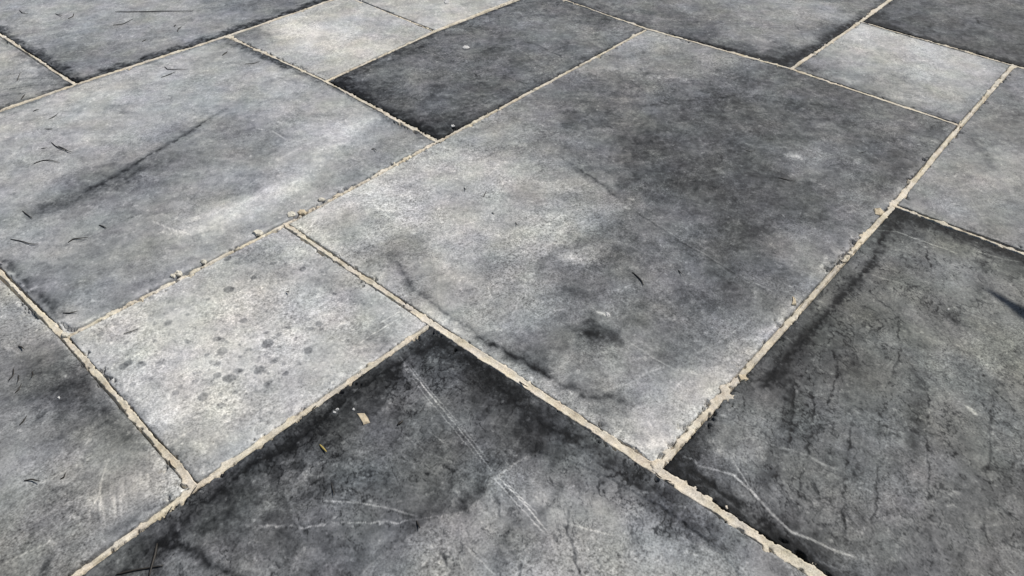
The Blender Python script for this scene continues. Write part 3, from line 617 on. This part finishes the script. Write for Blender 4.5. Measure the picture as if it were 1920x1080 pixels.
owner = {}
for k, (i0, i1, j0, j1) in SL.items():
    for i in range(i0, i1):
        for j in range(j0, j1): owner[i, j] = k
for q, (k, c) in enumerate(SL.items()):
    build_slab(k, c, pavement, 1000 + 101 * q)
rng = np.random.default_rng(4)
q = 0
for j in range(JA, JB):                     # the paving goes on outside the picture in the same pattern
    for i in range(IA, IB):
        if (i, j) in owner: continue
        for (a, b) in rng.permutation([(3, 2), (2, 2), (2, 3), (2, 1), (1, 2), (1, 1)]).tolist() + [[1, 1]]:
            cells = [(i + p, j + r) for p in range(a) for r in range(b)]
            if all(c not in owner and c[0] < IB and c[1] < JB for c in cells):
                for c in cells: owner[c] = "f%d" % q
                build_slab("f%d" % q, (i, i + a, j, j + b), pavement, 5000 + 37 * q, False)
                q += 1
                break

# ------------------------------------------------------------------ mortar joints
def in_view(P, pad=60):
    Q = np.concatenate([P, np.zeros(P.shape[:-1] + (1,))], -1) - np.array([0, 0, CAM_H])
    z = Q @ fw
    return (z > .05) & (abs((Q @ cr) / z * F_PX) < 960 + pad) & (abs((Q @ cu) / z * F_PX) < 540 + pad)

def runs():
    out = []
    for ax in (0, 1):
        for c in range(-3, 9):
            cur = None
            for k in range(-4, 10):
                a, b = ((c - 1, k), (c, k)) if ax == 0 else ((k, c - 1), (k, c))     # cells on both sides
                n0, n1 = ((c, k), (c, k + 1)) if ax == 0 else ((k, c), (k + 1, c))
                mid = np.linspace(node(*n0), node(*n1), 9)
                ok = owner.get(a) != owner.get(b) and in_view(mid, 800).any()
                if ok: cur = [n0, n1] if cur is None else [cur[0], n1]
                if (not ok or k == 9) and cur: out.append(cur); cur = None
    return out

WIDE = {}                                   # half width in mm and other habits of single joints, by (axis, line)
JOINT = {("x", 1, 0): (4.7, .38), ("y", 0, 1): (3.5, .75), ("y", 1, 0): (3.8, .5), ("x", 0, 1): (3.5, .45), ("y", 2, 0): (2.4, .7),
         ("x", 4, 0): (3.2, .5), ("y", 4, 0): (3.2, .4), ("x", 2, 2): (3.6, .7), ("y", 3, 2): (3.0, .4), ("x", 3, -1): (2.5, .7),
         ("x", 5, 0): (2.5, .5)}
for qn, (a, b) in enumerate(runs()):
    ax = "x" if a[0] == b[0] else "y"
    line = a[0] if ax == "x" else a[1]; start = a[1] if ax == "x" else a[0]
    w0, rag = 3.3, .5
    for (x_, l_, s_), vv in JOINT.items():
        if x_ == ax and l_ == line: w0, rag = vv
    ch = chain(a, b); L = (abs(b[0] - a[0]) + abs(b[1] - a[1])) * ST
    ds = 0.0014
    s = np.arange(-0.003, L + 0.003, ds); t = np.clip(s / L, 0, 1)
    # straight parts beyond the picture get a coarser step
    Pm = curve(ch, t); keep = in_view(Pm, 40) | (np.arange(len(s)) % 6 == 0)
    far = np.hypot(*Pm.T) > 1.05
    keep &= ~(far & (np.arange(len(s)) % 2 == 1))
    s = s[keep]; Pm = Pm[keep]
    dr = (ch[1][-1] - ch[1][0]); dr = dr / np.hypot(*dr); nr = np.array([-dr[1], dr[0]])
    Pm = Pm + np.where(s < 0, s, np.where(s > L, s - L, 0))[:, None] * dr
    cc = np.concatenate([np.arange(-17, -11, 1.5), np.arange(-11, 11.01, .8), np.arange(12.5, 17.1, 1.5)])
    Sg, Cg = np.meshgrid(s * 1000, cc, indexing="ij")
    sd = 8000 + qn * 53
    one = np.zeros_like(s)
    wob = fbm(s * 1000 / 60, one + 3.3, 3, sd) * 0.9
    wid = w0 * (1 + 0.30 * fbm(s * 1000 / 35, one + .7, 4, sd + 3, .6) + .22 * fbm(s * 1000 / 150, one + 2.7, 2, sd + 4))
    if ax == 'x' and line == 1: wid = wid * np.interp(Pm[:, 1], [0.0, .8], [1.22, .72])
    rg = np.clip(rag * (0.75 + 0.7 * fbm(s * 1000 / 80, one + 5.1, 2, sd + 5)), .15, 1.6)
    e = wid[:, None] - np.abs(Cg - wob[:, None])
    sx, sy = Sg + 3000 * qn, Cg
    e = e + rg[:, None] * (fbm(sx / 6.5, sy / 5, 3, sd + 7, .65) * 2.1 + np.clip(fbm(sx / 8, sy / 11, 2, sd + 11) - .45, 0, 1) * 11
                           - np.clip(fbm(sx / 5, sy / 7, 2, sd + 12) - .55, 0, 1) * 8)
    lev = 0.0 + 0.4 * fbm(s * 1000 / 70, one + 9.9, 2, sd + 15)
    top = lev[:, None] + fbm(sx / 9, sy / 9, 3, sd + 17) * .35 + fbm(sx / 2.5, sy / 2.5, 2, sd + 19) * .15 - 0.4 * np.clip(1 - (Cg / 4) ** 2, 0, 1)
    hz = -5.5 + (top + 5.5) * sst(-0.5, 0.75, e)
    gn, gm = Cg.shape
    co = np.empty((gn, gm, 3))
    co[..., :2] = Pm[:, None, :] + (Cg * 1e-3)[..., None] * nr
    co[..., 2] = hz * 1e-3
    grid_mesh("mortar_joint", co.reshape(-1, 3), gn, gm, M_MORTAR, None, pavement)

# ------------------------------------------------------------------ loose things on the paving
ALLV = np.concatenate([v[::2] for v in SLABDATA.values()])
def surf(p):
    d = (ALLV[:, 0] - p[0]) ** 2 + (ALLV[:, 1] - p[1]) ** 2
    k = np.argpartition(d, 6)[:6]
    return max(ALLV[k, 2].max(), -0.0005)

def needle(name, pts, r_mm, label, cat, mat, group=None, lift=0.0, seed=0):
    """thin tapered bent stalk lying on the stone along photo points"""
    G = g2(*np.array(pts, float).T)
    # smooth curve through the points
    n = 4 * (len(G) - 1) + 3
    t = np.linspace(0, len(G) - 1, n)
    C = np.stack([np.interp(t, range(len(G)), G[:, k]) for k in (0, 1)], -1)
    for _ in range(2):
        C[1:-1] = (C[:-2] + 2 * C[1:-1] + C[2:]) / 4
    z = np.array([surf(p) for p in C])
    z[1:-1] = np.maximum(z[1:-1], (z[:-2] + z[2:]) / 2)
    u = np.linspace(0, 1, n)
    rad = r_mm * 1e-3 * (0.55 + 0.6 * np.sin(np.pi * np.clip(u * .9 + .1, 0, 1)))
    z = z + rad * .75 + lift * 1e-3 * (u ** 2)
    base = np.array([C[0, 0], C[0, 1], z[0] - rad[0]])
    V = []; F = []; K = 6
    for i in range(n):
        d = C[min(i + 1, n - 1)] - C[max(i - 1, 0)]; d = d / (np.hypot(*d) + 1e-9); sd = np.array([-d[1], d[0]])
        for k in range(K):
            a = 2 * math.pi * k / K
            V.append(np.array([*(C[i] + sd * math.cos(a) * rad[i]), z[i] + math.sin(a) * rad[i] * .8]) - base)
    for i in range(n - 1):
        for k in range(K):
            F.append((i * K + k, i * K + (k + 1) % K, (i + 1) * K + (k + 1) % K, (i + 1) * K + k))
    F += [tuple(range(K))[::-1], tuple((n - 1) * K + k for k in range(K))]
    o = mesh_obj(name, V, F, mat, smooth=True)
    o.location = base
    return tag(o, label, cat, group)

NG = "dead needles scattered on the paving"
NEEDLES = [
 ([(212, 48), (230, 47), (250, 36)], .8, "curved dark needle on the bluish top left slab below the long twig"),
 ([(37, 20), (42, 26), (54, 28)], .8, "bent dark needle in the far top left corner of the paving"),
 ([(104, 26), (118, 32)], .9, "short dark needle left of the hooked one on the bluish top left slab"),
 ([(128, 36), (138, 32), (139, 27)], 1.0, "hooked dark needle on the bluish top left slab"),
 ([(333, 61), (335, 55), (341, 52)], 1.0, "small curved needle right of the long twig's lower end, bluish slab"),
 ([(326, 50), (331, 49)], 1.2, "stubby dark needle piece just above the small curved needle on the bluish slab"),
 ([(267, 79), (275, 76)], .9, "tiny dark needle in the middle of the bluish top left slab"),
 ([(32, 152), (35, 145), (39, 138)], .8, "upright needle on the grooved slab at the left edge"),
 ([(40, 187), (44, 182), (48, 180)], 1.1, "thick dark needle beside the joint on the grooved slab at left"),
 ([(309, 126), (315, 132), (352, 131)], .8, "forked looking needle near the upper joint of the large left slab"),
 ([(303, 146), (318, 141), (330, 137)], .8, "slanting needle just below the forked looking one on the large left slab"),
 ([(459, 120), (475, 120), (488, 117)], .8, "needle near the top corner of the large left slab beside the cream square"),
 ([(417, 104), (422, 101), (427, 98)], 1.2, "thick short needle at the top corner of the large left slab"),
 ([(92, 224), (101, 220), (110, 215)], .7, "thin slanting needle below the upper joint of the large left slab"),
 ([(62, 209), (68, 207), (75, 208)], .8, "small needle next to the upper joint at the far left"),
 ([(84, 242), (99, 243)], .6, "faint straight needle on the left part of the large left slab"),
 ([(97, 268), (104, 275), (120, 282), (135, 287)], .9, "long bent dark needle on the left part of the large left slab"),
 ([(109, 274), (122, 280), (131, 287)], .6, "thin needle lying against the long bent one, large left slab"),  # dark sliver modelled in place of the bent needle's cast shadow
 ([(63, 307), (78, 302), (95, 301), (113, 307)], .8, "arched dark needle on the left part of the large left slab"),
 ([(78, 279), (90, 279)], .6, "short faint needle above the arched one on the large left slab"),
 ([(696, 280), (701, 280), (707, 285)], .8, "small needle near the right corner of the large left slab"),
 ([(42, 395), (50, 402), (61, 410)], .8, "slanting needle above the long needle at the left edge"),
 ([(20, 448), (42, 453), (58, 459), (73, 460)], .8, "long dark needle at the left edge of the large left slab"),
 ([(128, 455), (138, 449), (150, 449), (167, 449)], .9, "twisted needle right of the long needle, large left slab"),
 ([(186, 422), (193, 425), (200, 429)], .9, "short dark needle above the twisted one on the large left slab"),
 ([(119, 588), (132, 589), (147, 586)], .8, "straight needle near the lower corner of the large left slab"),
 ([(35, 650), (41, 652), (46, 657)], 1.0, "thick short needle on the bottom left slab below the joint"),
 ([(25, 691), (25, 704), (17, 713)], .8, "hook shaped needle on the bottom left slab near the edge"),
 ([(34, 703), (35, 711), (34, 719)], .7, "upright needle next to the hook shaped one, bottom left slab"),
 ([(60, 696), (62, 704), (60, 710)], .7, "short upright needle right of the hook shaped one, bottom left slab"),
 ([(28, 737), (36, 730), (41, 720)], .8, "slanting needle below the hook shaped one on the bottom left slab"),
 ([(37, 797), (45, 790), (52, 782)], .8, "slanting dark needle on the dark patch of the bottom left slab"),
 ([(45, 901), (60, 899), (75, 905)], .8, "arched needle on the lower half of the bottom left slab"),
 ([(113, 898), (121, 894), (123, 887)], .8, "curled needle right of the arched one on the bottom left slab"),
 ([(232, 625), (246, 622), (260, 618)], .6, "thin needle on the speckled square slab near its left corner"),
 ([(537, 546), (543, 550)], .9, "tiny dark needle in the upper half of the speckled square slab"),
 ([(317, 863), (320, 873), (331, 881)], .8, "bent needle lying on the mortar left of the speckled square slab"),
 ([(356, 934), (361, 924), (370, 912)], .7, "straight needle across the mortar at the lower left joint corner"),
 ([(365, 929), (373, 919), (388, 914)], .8, "curved needle on the mortar at the lower left joint corner"),
 ([(314, 964), (323, 950)], .7, "short needle on the mortar below the lower left joint corner"),
 ([(622, 907), (624, 919), (628, 932)], .6, "thin upright needle on the dark scratched slab below the yellow straw"),
 ([(781, 977), (784, 985), (788, 993)], .8, "short needle on the dark scratched slab touching a pale vein"),
 ([(745, 798), (750, 795), (756, 791)], 1.3, "dark crumpled needle piece on the scratched slab right of the cream flake"),
 ([(1229, 887), (1234, 894), (1240, 899)], .8, "dark needle on the mortar at the bottom point of the largest slab"),
 ([(1246, 900), (1252, 903), (1258, 907)], .8, "second dark needle lower on the mortar below the largest slab"),
 ([(1186, 511), (1194, 518), (1203, 527), (1207, 536)], 1.0, "bold dark bent needle right of centre on the largest slab"),
 ([(1272, 507), (1278, 516)], .8, "short dark needle right of the bold one on the largest slab"),
 ([(906, 370), (912, 362)], .7, "tiny slanting needle on the pale half of the largest slab"),
 ([(922, 399), (927, 402)], .7, "tiny needle in the pale middle of the largest slab"),
 ([(967, 417), (969, 424)], .7, "tiny upright needle on the pale middle of the largest slab"),
 ([(870, 352), (872, 355), (874, 359)], .8, "tiny needle on the upper pale part of the largest slab"),
 ([(1459, 334), (1474, 337), (1490, 341)], .8, "thin needle on the charcoal half of the largest slab"),
 ([(1398, 283), (1407, 285), (1416, 285)], .6, "faint needle on the charcoal half of the largest slab, upper one"),
 ([(1610, 287), (1625, 286)], .6, "faint needle towards the right corner of the largest slab"),
 ([(1573, 486), (1580, 493), (1588, 494)], .9, "dark needle stuck in the right hand mortar joint"),
 ([(974, 716), (980, 722), (989, 728)], .8, "dark needle on the mortar below the largest slab's lower left side"),
 ([(586, 772), (587, 768), (594, 764)], .9, "c shaped needle on the mortar of the scratched slab's upper edge"),
]
for k, (pts, r, lab) in enumerate(NEEDLES):
    needle("pine_needle", pts, r * 0.8, lab, "needle", M_NEEDLE, NG, 1.0 + (k % 3) * .8, k)
needle("twig", [(216, 23), (260, 23), (310, 22), (363, 22)], .9, "long straight thin grey twig on the bluish top left slab", "twig", M_GREYTWIG, None, 1)
needle("twig", [(295, 1020), (292, 1040), (280, 1082)], 1.0, "dark twig crossing another at the bottom left of the dark scratched slab", "twig", M_NEEDLE, None, 1)
needle("twig", [(218, 1078), (255, 1069), (307, 1062)], .8, "thin flat lying twig crossed by another at the bottom edge", "twig", M_NEEDLE, None, .6)
st_ = needle("straw", [(600, 835), (606, 842), (613, 850)], .9, "yellow straw stub on the dark scratched slab", "straw", M_STRAW, None, 1.5)
for p in ((950, 311), (930, 346), (205, 403)):
    pass

def chunk(name, poly_px, hgt, label, cat, mat, seed, group=None):
    """small irregular flat piece: photo outline on the paving, bevelled top"""
    G = g2(*np.array(poly_px, float).T); rg = np.random.default_rng(seed)
    # add in-between points for a broken outline
    R = []
    for a, b in zip(G, np.roll(G, -1, 0)):
        R += [a, a + (b - a) * (0.4 + .2 * rg.random()) + rg.normal(size=2) * np.hypot(*(b - a)) * .06]
    R = np.array(R); c = R.mean(0); n = len(R); z0 = surf(c) - .0005
    V = []; 
    for f, z in ((1.0, 0.0), (1.0, .62), (0.8, 1.0)):
        for p in R:
            q_ = c + (p - c) * f
            V.append((q_[0] - c[0], q_[1] - c[1], hgt * z * (1 + .25 * rg.normal() * (z > 0))))
    V.append((0, 0, hgt * 1.1))
    F = []
    for r in range(2):
        for k in range(n): F.append((r * n + k, r * n + (k + 1) % n, (r + 1) * n + (k + 1) % n, (r + 1) * n + k))
    for k in range(n): F.append((2 * n + k, 2 * n + (k + 1) % n, 3 * n))
    F.append(tuple(range(n))[::-1])
    # keep the winding outward
    area = 0.5 * sum(R[k][0] * R[(k + 1) % n][1] - R[(k + 1) % n][0] * R[k][1] for k in range(n))
    if area < 0: F = [f[::-1] for f in F]
    o = mesh_obj(name, V, F, mat)
    o.location = (c[0], c[1], z0)
    return tag(o, label, cat, group)
def blob(x, y, rx, ry, seed, n=6):
    rg = np.random.default_rng(seed)
    return [(x + rx * math.cos(a) * (.75 + .5 * rg.random()), y + ry * math.sin(a) * (.75 + .5 * rg.random()))
            for a in np.linspace(0, 2 * math.pi, n, endpoint=False)]

chunk("mortar_flake", [(669.6, 777), (683.7, 777), (694, 793.6), (681.5, 797.8)], .0014, "flat cream mortar flake on the dark scratched slab", "flake", M_FLAKE, 1)
chunk("mortar_flake", [(1486, 556), (1491, 560), (1493, 573), (1484, 572)], .0022, "upright pointed cream flake beside the right hand joint", "flake", M_FLAKE, 2)
chunk("mortar_flake", [(1638, 392), (1650, 390), (1658, 398), (1650, 404), (1641, 402)], .002, "cream lump at the upper end of the right hand joint", "flake", M_FLAKE, 3)
chunk("mortar_flake", [(1383, 704), (1397, 703), (1404, 712), (1388, 715)], .0025, "cream flake on the lower side of the right hand joint", "flake", M_FLAKE, 4)
chunk("stone_chip", blob(873, 90, 7, 3.2, 5), .002, "oval white chip on the charcoal oblong slab", "chip", M_CHIP, 5)
chunk("stone_chip", blob(849, 237, 4, 2.2, 6), .0015, "small white chip at the lower corner of the charcoal oblong slab", "chip", M_CHIP, 6)
chunk("stone_chip", blob(1139, 589, 4.5, 4, 7), .0015, "small white chip near the dark spot on the largest slab", "chip", M_CHIP, 7)
chunk("stone_chip", blob(633, 768, 3.5, 2.2, 8, 5), .0012, "white crumb between the mortar and the cream flake, upper one", "chip", M_CHIP, 8)
chunk("stone_chip", blob(627, 774, 3, 2, 9, 5), .0012, "white crumb between the mortar and the cream flake, lower one", "chip", M_CHIP, 9)
chunk("stone_chip", blob(663, 769, 2.6, 2.6, 10, 5), .0012, "white crumb just above the cream flake on the dark slab", "chip", M_CHIP, 10)
chunk("stone_chip", blob(838, 4, 7, 2.6, 11), .002, "pale chip on the light grey slab at the top edge", "chip", M_CHIP, 11)
chunk("stone_chip", blob(111, 747, 2.6, 2.6, 12, 5), .0012, "white crumb on the bottom left slab beside the dark patch", "chip", M_CHIP, 12)
chunk("stone_chip", blob(1778, 580, 2.4, 2.2, 13, 5), .0012, "white crumb on the dark veined slab at the right", "chip", M_CHIP, 13)
chunk("pebble", blob(546, 403, 8, 5, 21), .0022, "cream pebble in the joint by the top corner of the speckled square slab", "pebble", M_PEBBLE, 21)
chunk("pebble", blob(485, 437, 10, 5.5, 22), .0022, "whitish oval pebble in the joint above the speckled square slab", "pebble", M_PEBBLE, 22)
chunk("pebble", blob(603, 375, 8, 3.4, 23), .0022, "pale pebble in the joint right of the speckled square's top corner", "pebble", M_PEBBLE, 23)
chunk("pebble", blob(336, 514, 7, 5, 24), .0022, "pale pebble midway in the joint above the speckled square slab", "pebble", M_PEBBLE, 24)
chunk("pebble", blob(325, 519, 5, 3.6, 25), .0022, "smaller pale pebble touching another midway in the joint", "pebble", M_PEBBLE, 25)
chunk("pebble", blob(383, 492, 6, 3.6, 26), .0022, "little pale pebble in the joint right of the touching pair", "pebble", M_PEBBLE, 26)
chunk("pebble", blob(122, 628, 9, 5, 27), .0022, "cream pebble at the joint corner left of the speckled square slab", "pebble", M_PEBBLE, 27)
chunk("pebble", blob(567, 399, 8, 5, 28), .0022, "greenish cream pebble right of the speckled square's top corner", "pebble", M_FLAKE, 28)

# ------------------------------------------------------------------ invented potted plant, unseen, added only to cast the shadow at the right edge
def leaf(pts, wid, th, mat, parent):
    P = [Vector(p) for p in pts]; V = []; F = []; n = 14
    for i in range(n):
        t = i / (n - 1); f = t * (len(P) - 1); k = min(int(f), len(P) - 2); fr = f - k
        c = P[k].lerp(P[k + 1], fr); d = (P[k + 1] - P[k]).normalized()
        sd = d.cross(Vector((0, 0, 1))).normalized(); up = sd.cross(d)
        w = wid * (1 - t) ** .75 * (.7 + .5 * math.sin(math.pi * min(1, t * 1.4)))+ .0008
        V += [c - sd * w + up * w * .3, c - up * th * (1 - t * .8), c + sd * w + up * w * .3, c + up * th * .3]
        if i: F += [((i - 1) * 4 + a, (i - 1) * 4 + (a + 1) % 4, i * 4 + (a + 1) % 4, i * 4 + a) for a in range(4)]
    F += [(3, 2, 1, 0), tuple((n - 1) * 4 + a for a in range(4))]
    return mesh_obj("leaf", V, F, mat, parent, True)
pot_at = Vector((1.16, -0.40, 0.0))
plant = bpy.data.objects.new("added_shadow_plant", None); col.objects.link(plant); plant.location = pot_at
tag(plant, "invented spiky potted plant out of view, added to cast the right edge shadow", "plant")
prof = [(.0, .001), (.075, .001), (.10, .16), (.108, .16), (.108, .185), (.096, .185), (.09, .165), (.0, .165)]
K = 28; V = []; F = []
for r, z in prof:
    for k in range(K): V.append((r * math.cos(2 * math.pi * k / K), r * math.sin(2 * math.pi * k / K), z))
for i in range(len(prof) - 1):
    for k in range(K): F.append((i * K + k, i * K + (k + 1) % K, (i + 1) * K + (k + 1) % K, (i + 1) * K + k))
mesh_obj("pot", V, F, M_POT, plant, True)
mesh_obj("soil", [(.088 * math.cos(2 * math.pi * k / K), .088 * math.sin(2 * math.pi * k / K), .168) for k in range(K)], [tuple(range(K))], M_SOIL, plant)
def lift(px, h):                 # point at height h whose sun shadow falls on the photo pixel px
    q_ = g2(*px); return Vector((q_[0], q_[1], 0)) + SDIR * (h / SDIR.z)
tip, mid = lift((1843, 536), .40), lift((1930, 590), .43)
leaf([Vector((0, .02, .17)), Vector((.005, .12, .36)), mid - pot_at, tip - pot_at], .036, .006, M_LEAF, plant)
for k in range(11):
    a = k * 2.4 + .5
    if .9 < a % (2 * math.pi) < 2.2: a += 1.5
    rr = .10 + .02 * (k % 3); zz = .33 + .05 * (k % 4)
    leaf([(0.02 * math.cos(a), .02 * math.sin(a), .165), (rr * .5 * math.cos(a), rr * .5 * math.sin(a), .27), (rr * math.cos(a), rr * math.sin(a), zz)], .02, .006, M_LEAF, plant)
